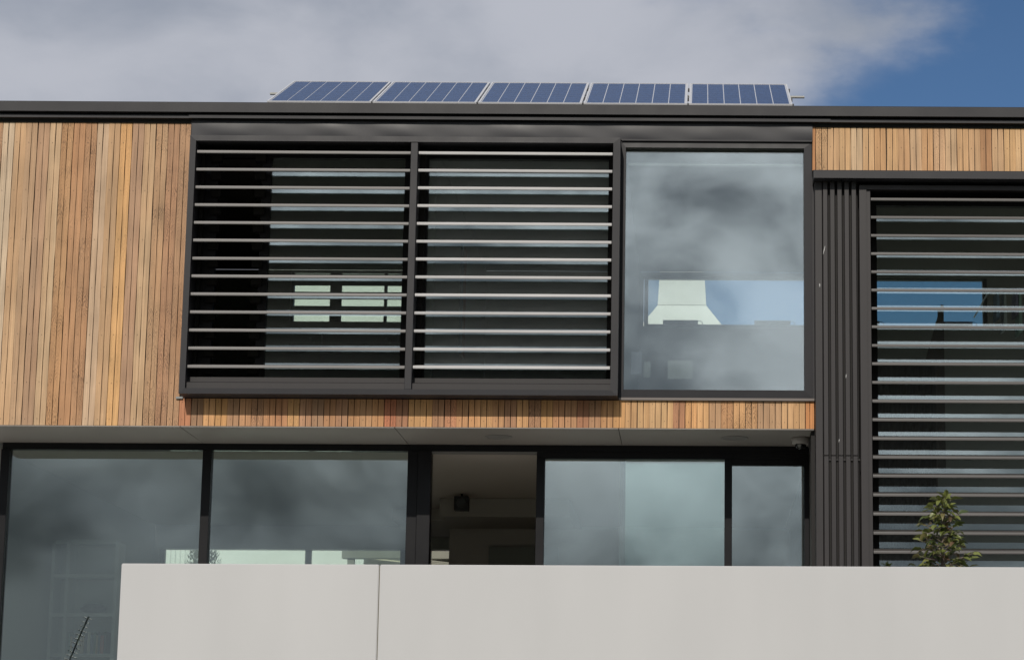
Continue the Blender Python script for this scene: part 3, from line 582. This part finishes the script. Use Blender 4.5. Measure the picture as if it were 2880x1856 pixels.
link("wires", mesh_of(bm, "wires"), mat("wire_white", (0.55, 0.56, 0.55), 0.5), t)
box("post", .15, .24, -.04, .04, 0, 3.2, mat("post_grey", (0.35, 0.37, 0.37), 0.5), t)
t = thing("rear_cottage", "cream weatherboard building behind the open door", "building", (-3.4, 13, 2.45))
CRM = mat("cream_weatherboard", (0.72, 0.66, 0.50), 0.7, 0, 0.06, 2.0)
box("wall", -1.75, 3.0, .03, 4, -.2, 2.95, CRM, t)
bm = bmesh.new(); prism(bm, [(-.012, 0), (.029, 0), (.029, .15), (.010, .15)], 'x', -1.75, 3.0); wb = mesh_of(bm, "weatherboard")
for k in range(17): link("weatherboard", wb, CRM, t, (0, 0, .30 + k * .152))
box("roof", -1.9, 3.2, -.25, 4.2, 2.951, 3.10, ROOFM, t)
t = thing("pergola", "grey timber pergola behind the second lower window", "pergola", (-5.2, 11.8, 2.45))
PG = mat("weathered_pergola", (0.22, 0.22, 0.18), 0.8, 0, 0.1, 3.0)
for xx in (-.02, 1.5): box("post", xx, xx + .10, 0, .1, 0, 2.55, PG, t)
box("beam", -.1, 1.8, -.03, .13, 2.551, 2.70, PG, t)
for k in range(5):
    bm = bmesh.new(); prism(bm, [(-.1, 2.702 - 0), (1.6, 2.50), (1.6, 2.60), (-.1, 2.80)], 'y', 0, .05); o = link("rafter", mesh_of(bm, "rafter"), PG, t, (0, .15 + k * .28, 0))
# shrub behind
t = thing("potted_shrub", "fine-leaved olive shrub against the rendered wall behind the lower windows", "shrub", (-7.4, 12, 2.45))
box("planter", -.25, .25, -.25, .25, 0, .5, mat("planter_grey", (0.2, 0.2, 0.2), 0.7), t, bev=.01)
bm = bmesh.new(); tube(bm, [(0, 0, .5), (.02, 0, 1.2), (0, 0, 2.2)], [.03, .025, .012]); link("stem", mesh_of(bm, "stem"), mat("bark", (0.12, 0.09, 0.06), 0.9), t)
bm = bmesh.new()
for k in range(900):
    a = random.uniform(0, 6.28); zz = random.uniform(-1, 1); rr = random.uniform(.3, 1) * math.sqrt(max(0, 1 - zz * zz)) * .30
    p = Vector((rr * math.cos(a), rr * math.sin(a), 2.36 + zz * .42)); d = Vector((math.cos(a) * .5, math.sin(a) * .5, 1)).normalized() * .07; s = Vector((-math.sin(a), math.cos(a), 0)) * .018
    bm.faces.new([bm.verts.new(q) for q in (p - s, p + s, p + d)])
link("foliage", mesh_of(bm, "foliage"), mat("olive_leaf", (0.09, 0.10, 0.05), 0.6), t, kind='stuff')

# ------------------------------------------------------------------ solar panels on the roof
tilt = math.atan2(0.67, 1.45); PLEN = 1.60; PWD = 1.062; PIT = 1.0805
FR = mat("panel_frame_silver", (0.60, 0.60, 0.62), 0.4, 0.3)
def cell_material():
    mt = bpy.data.materials.new("polycrystalline_cell"); mt.use_nodes = True; t = mt.node_tree; n = t.nodes; l = t.links; b = n['Principled BSDF']
    oi = n.new('ShaderNodeObjectInfo'); tcn = n.new('ShaderNodeTexCoord'); ad = n.new('ShaderNodeVectorMath'); ad.operation = 'ADD'
    l.new(tcn.outputs['Object'], ad.inputs[0]); l.new(oi.outputs['Random'], ad.inputs[1])
    v = n.new('ShaderNodeTexVoronoi'); v.inputs['Scale'].default_value = 40; l.new(ad.outputs[0], v.inputs['Vector'])
    mx = n.new('ShaderNodeMix'); mx.data_type = 'RGBA'; mx.inputs['A'].default_value = (0.013, 0.040, 0.115, 1); mx.inputs['B'].default_value = (0.022, 0.060, 0.165, 1)
    sp = n.new('ShaderNodeSeparateColor'); l.new(v.outputs['Color'], sp.inputs[0]); l.new(sp.outputs[0], mx.inputs['Factor']); l.new(mx.outputs['Result'], b.inputs['Base Color'])
    b.inputs['Roughness'].default_value = 0.35; b.inputs['Specular IOR Level'].default_value = 0.17
    return mt
CELL = cell_material()
BKS = mat("panel_backsheet", (0.45, 0.47, 0.52), 0.4)
px_, py_ = (PWD - .05) / 6, (PLEN - .05) / 10
bm = bmesh.new(); add_box(bm, -px_ / 2 + .0045, px_ / 2 - .0045, -py_ / 2 + .002, py_ / 2 - .002, 0, .002); cellme = mesh_of(bm, "cell")
pos = ["leftmost solar panel on the roof", "second solar panel from the left on the roof", "middle solar panel of the five on the roof", "second solar panel from the right on the roof", "rightmost solar panel on the roof"]
for i in range(5):
    t = thing("solar_panel", "blue " + pos[i], "solar panel", (-4.450 + PIT * i + PWD / 2, .35, 8.545), "solar panels in a row on the roof")
    t.rotation_euler = (tilt, 0, 0)
    boxes("frame", [(-PWD / 2, PWD / 2, 0, .020, -.035, .004), (-PWD / 2, PWD / 2, PLEN - .018, PLEN, -.035, .004), (-PWD / 2, -PWD / 2 + .018, .0205, PLEN - .0185, -.035, .004), (PWD / 2 - .018, PWD / 2, .0205, PLEN - .0185, -.035, .004)], FR, t)
    box("backsheet", -PWD / 2 + .0185, PWD / 2 - .0185, .0208, PLEN - .0188, -.006, -.004, BKS, t)
    for a in range(6):
        for c in range(10):
            link("cell", cellme, CELL, t, (-PWD / 2 + .025 + px_ * (a + .5), .025 + py_ * (c + .5), -.0038))
    boxes("clamp", [(PWD / 2 + .001, PWD / 2 + .017, s, s + .05, -.036, .001) for s in (.02, .45, 1.18)], METAL2 if False else mat("clamp_grey", (0.1, 0.1, 0.1), 0.4), t)
cy, sy = math.cos(tilt), math.sin(tilt)
for s, lab in ((.40, "lower aluminium mounting rail hidden under the solar panels"), (1.02, "upper aluminium mounting rail poking out beyond the solar panels")):
    yy, zz = .35 + s * cy, 8.545 + s * sy
    o = box("mounting_rail", -4.60 if s > 1 else -4.40, 1.10 if s > 1 else .90, yy - .02, yy + .02, zz - .072, zz - .055, mat('rail_aluminium', (0.30, 0.30, 0.28), 0.5)); o['label'] = lab; o['category'] = "rail"; o['group'] = "rails under the solar panels"
    for q, xx in enumerate((-4.3, -2.6, -.9, .8)): box("support_leg", xx, xx + .04, yy - .019, yy + .019, 8.361, zz - .0755, STEEL, o)

# ------------------------------------------------------------------ front garden wall
GWt = thing("garden_wall", "long pale grey panel wall across the foreground with one vertical joint", "wall", (0, -4, 0))
def wpanel(x0, x1):
    bm = bmesh.new(); add_box(bm, x0, x1, 0, .12, 0, 3.386); bmesh.ops.bevel(bm, geom=[e for e in bm.edges], offset=.006, segments=2, affect='EDGES'); link("wall_panel", mesh_of(bm, "wall_panel"), WHITEWALL, GWt)
wpanel(-4.615, -2.560); wpanel(-2.552, 6.5)
box("joint_seal", -2.5605, -2.5515, .012, .10, 0, 3.376, mat("joint_seal", (0.16, 0.15, 0.12), 0.8), GWt)
for sx, sy in ((-3.6, 0), (-1.2, 0), (2.6, 0), (5.0, 0)): box("buttress", sx, sx + .15, .121, .5, 2.45, 2.9, WHITEWALL, GWt)

# ------------------------------------------------------------------ small tree behind the wall
TR = thing("young_tree", "small pyramidal leafy tree behind the pale wall at the right", "tree", (2.07, -2.95, 2.45))
BARK = mat("smooth_grey_bark", (0.16, 0.13, 0.11), 0.8, 0, 0.2, 20)
bm = bmesh.new(); tube(bm, [(0, 0, -.02), (.01, 0, .5), (-.01, .01, .95), (.0, 0, 1.3), (.02, 0, 1.55), (.025, 0, 1.66)], [.03, .024, .017, .010, .006, .003], 8); link("trunk", mesh_of(bm, "trunk", True), BARK, TR)
def leaf_mesh(seed):
    rr = random.Random(seed); bm = bmesh.new(); n = 5; Lr = .088; V = []
    for i in range(n + 1):
        u = i / n; w = .021 * math.sin(math.pi * u ** .85) ** .8 + .0006; z = -.020 * u * u * rr.uniform(.6, 1.8); c = .006 + .006 * rr.random()
        V.append([bm.verts.new((-w, Lr * u, z + c * (w / .021))), bm.verts.new((0, Lr * u, z)), bm.verts.new((w, Lr * u, z + c * (w / .021)))])
    for a, b in zip(V, V[1:]):
        for k in (0, 1): bm.faces.new((a[k], a[k + 1], b[k + 1], b[k]))
    return mesh_of(bm, "leaf", True)
def leaf_material():
    mt = bpy.data.materials.new("glossy_leaf"); mt.use_nodes = True; t = mt.node_tree; n = t.nodes; l = t.links; b = n['Principled BSDF']
    oi = n.new('ShaderNodeObjectInfo'); cr = n.new('ShaderNodeValToRGB'); l.new(oi.outputs['Random'], cr.inputs[0])
    e = cr.color_ramp.elements; e[0].color = (0.045, 0.068, 0.020, 1); e[1].color = (0.24, 0.26, 0.09, 1); e.new(.45).color = (0.11, 0.135, 0.032, 1); e.new(.8).color = (0.18, 0.20, 0.055, 1); e.new(.95).color = (0.14, 0.085, 0.055, 1)
    l.new(cr.outputs[0], b.inputs['Base Color']); b.inputs['Roughness'].default_value = 0.42
    tl = n.new('ShaderNodeBsdfTranslucent'); l.new(cr.outputs[0], tl.inputs[0]); mx = n.new('ShaderNodeMixShader'); mx.inputs[0].default_value = .22
    l.new(b.outputs[0], mx.inputs[1]); l.new(tl.outputs[0], mx.inputs[2]); l.new(mx.outputs[0], n['Material Output'].inputs[0]); return mt
LEAF = leaf_material(); lms = [leaf_mesh(s) for s in range(5)]
rt_ = random.Random(21); cnt = 0
extra = bmesh.new()
def put_leaf(p, d, sc):
    if cnt >= 284:
        mx4 = Matrix.Translation(p) @ d.to_track_quat('Y', 'Z').to_matrix().to_4x4() @ Matrix.Rotation(rt_.uniform(-.9, .9), 4, 'Y') @ Matrix.Scale(sc, 4)
        k0 = len(extra.verts); extra.from_mesh(rt_.choice(lms)); extra.verts.ensure_lookup_table()
        for v in extra.verts[k0:]: v.co = mx4 @ v.co
        return
    q = d.to_track_quat('Y', 'Z').to_euler(); o = link("leaf", rt_.choice(lms), LEAF, TR, p, q); o.scale = (sc * rt_.uniform(.85, 1.2), sc, sc)
    o.rotation_euler.rotate_axis('Y', rt_.uniform(-.9, .9))
bm_br = bmesh.new()
levels = []
z = 0.88
while z < 1.64:
    levels.append(z); z += .040
for zi, z in enumerate(levels):
    f = max(0, 1.66 - z) / .8; ln = .045 + .27 * f
    nb_ = 5 if z < 1.25 else 4
    for b_ in range(nb_):
        a = zi * 2.4 + b_ * 6.283 / nb_ + rt_.uniform(-.4, .4); le = ln * rt_.uniform(.55, 1.12); rise = rt_.uniform(.15, .7)
        p0 = Vector((0, 0, z)); p1 = p0 + Vector((math.cos(a) * le * .6, math.sin(a) * le * .6, le * rise * .5)); p2 = p0 + Vector((math.cos(a) * le, math.sin(a) * le, le * rise * .9 + .01))
        tube(bm_br, [p0, p1, p2], [.006, .004, .002], 5)
        nl = max(3, int(2.6 + 3.0 * le / .3))
        for q in range(nl):
            u = (q + .6) / nl; p = p0.lerp(p1, u * 2) if u < .5 else p1.lerp(p2, u * 2 - 1)
            d = Vector((math.cos(a + rt_.uniform(-1.5, 1.5)), math.sin(a + rt_.uniform(-1.5, 1.5)), rt_.uniform(-.75, .75)))
            if u > .85: d = Vector((math.cos(a), math.sin(a), rt_.uniform(-.4, .6)))
            put_leaf(p, d, rt_.uniform(.72, 1.2)); cnt += 1
for q in range(12):
    a = q * 2.4; put_leaf(Vector((.02, 0, 1.50 + q * .013)), Vector((math.cos(a) * .6, math.sin(a) * .6, .9)), rt_.uniform(.8, 1.1))
bm = bmesh.new()
for k in range(420):
    zz = rt_.uniform(.45, .92); a = rt_.uniform(0, 6.28); r0 = rt_.uniform(.1, 1) * (.20 + .5 * (1.0 - abs(zz - .8))) * .55; p = Vector((r0 * math.cos(a), r0 * math.sin(a), zz))
    d = Vector((math.cos(a + rt_.uniform(-1, 1)), math.sin(a + rt_.uniform(-1, 1)), rt_.uniform(-.6, .6))).normalized(); sd = d.orthogonal().normalized() * .02
    bm.faces.new([bm.verts.new(q) for q in (p, p + d * .045 + sd, p + d * .09, p + d * .045 - sd)])
link("dense_foliage", mesh_of(extra, "dense_foliage", True), LEAF, TR, kind='stuff')
link("lower_foliage", mesh_of(bm, "lower_foliage"), LEAF, TR, kind='stuff')
link("branches", mesh_of(bm_br, "branches"), BARK, TR)

# ------------------------------------------------------------------ aerial on a mast across the street (seen mirrored in the lower left pane)
A = thing("tv_antenna", "television aerial on a tall mast mirrored in the lower left window", "antenna", (-13.0, -23.6, 0))
bm = bmesh.new(); tube(bm, [(0, 0, 0), (0, 0, 4.0)], .03, 8); link("mast", mesh_of(bm, "mast"), METAL2, A)
bm = bmesh.new(); p0, p1 = Vector((-.12, 0, 3.95)), Vector((.32, .0, 5.15)); tube(bm, [p0, p1], .015, 6); link("boom", mesh_of(bm, "boom"), METAL2, A)
bm = bmesh.new()
for k in range(14):
    p = p0.lerp(p1, (k + .5) / 14); w = .16 - .005 * k; dd = Vector((.9, .3, -.32)).normalized() * w; tube(bm, [p - dd, p + dd], .009, 5)
link("elements", mesh_of(bm, "elements"), METAL2, A)
S.cycles.max_bounces = 10; S.cycles.transparent_max_bounces = 16; S.cycles.diffuse_bounces = 5
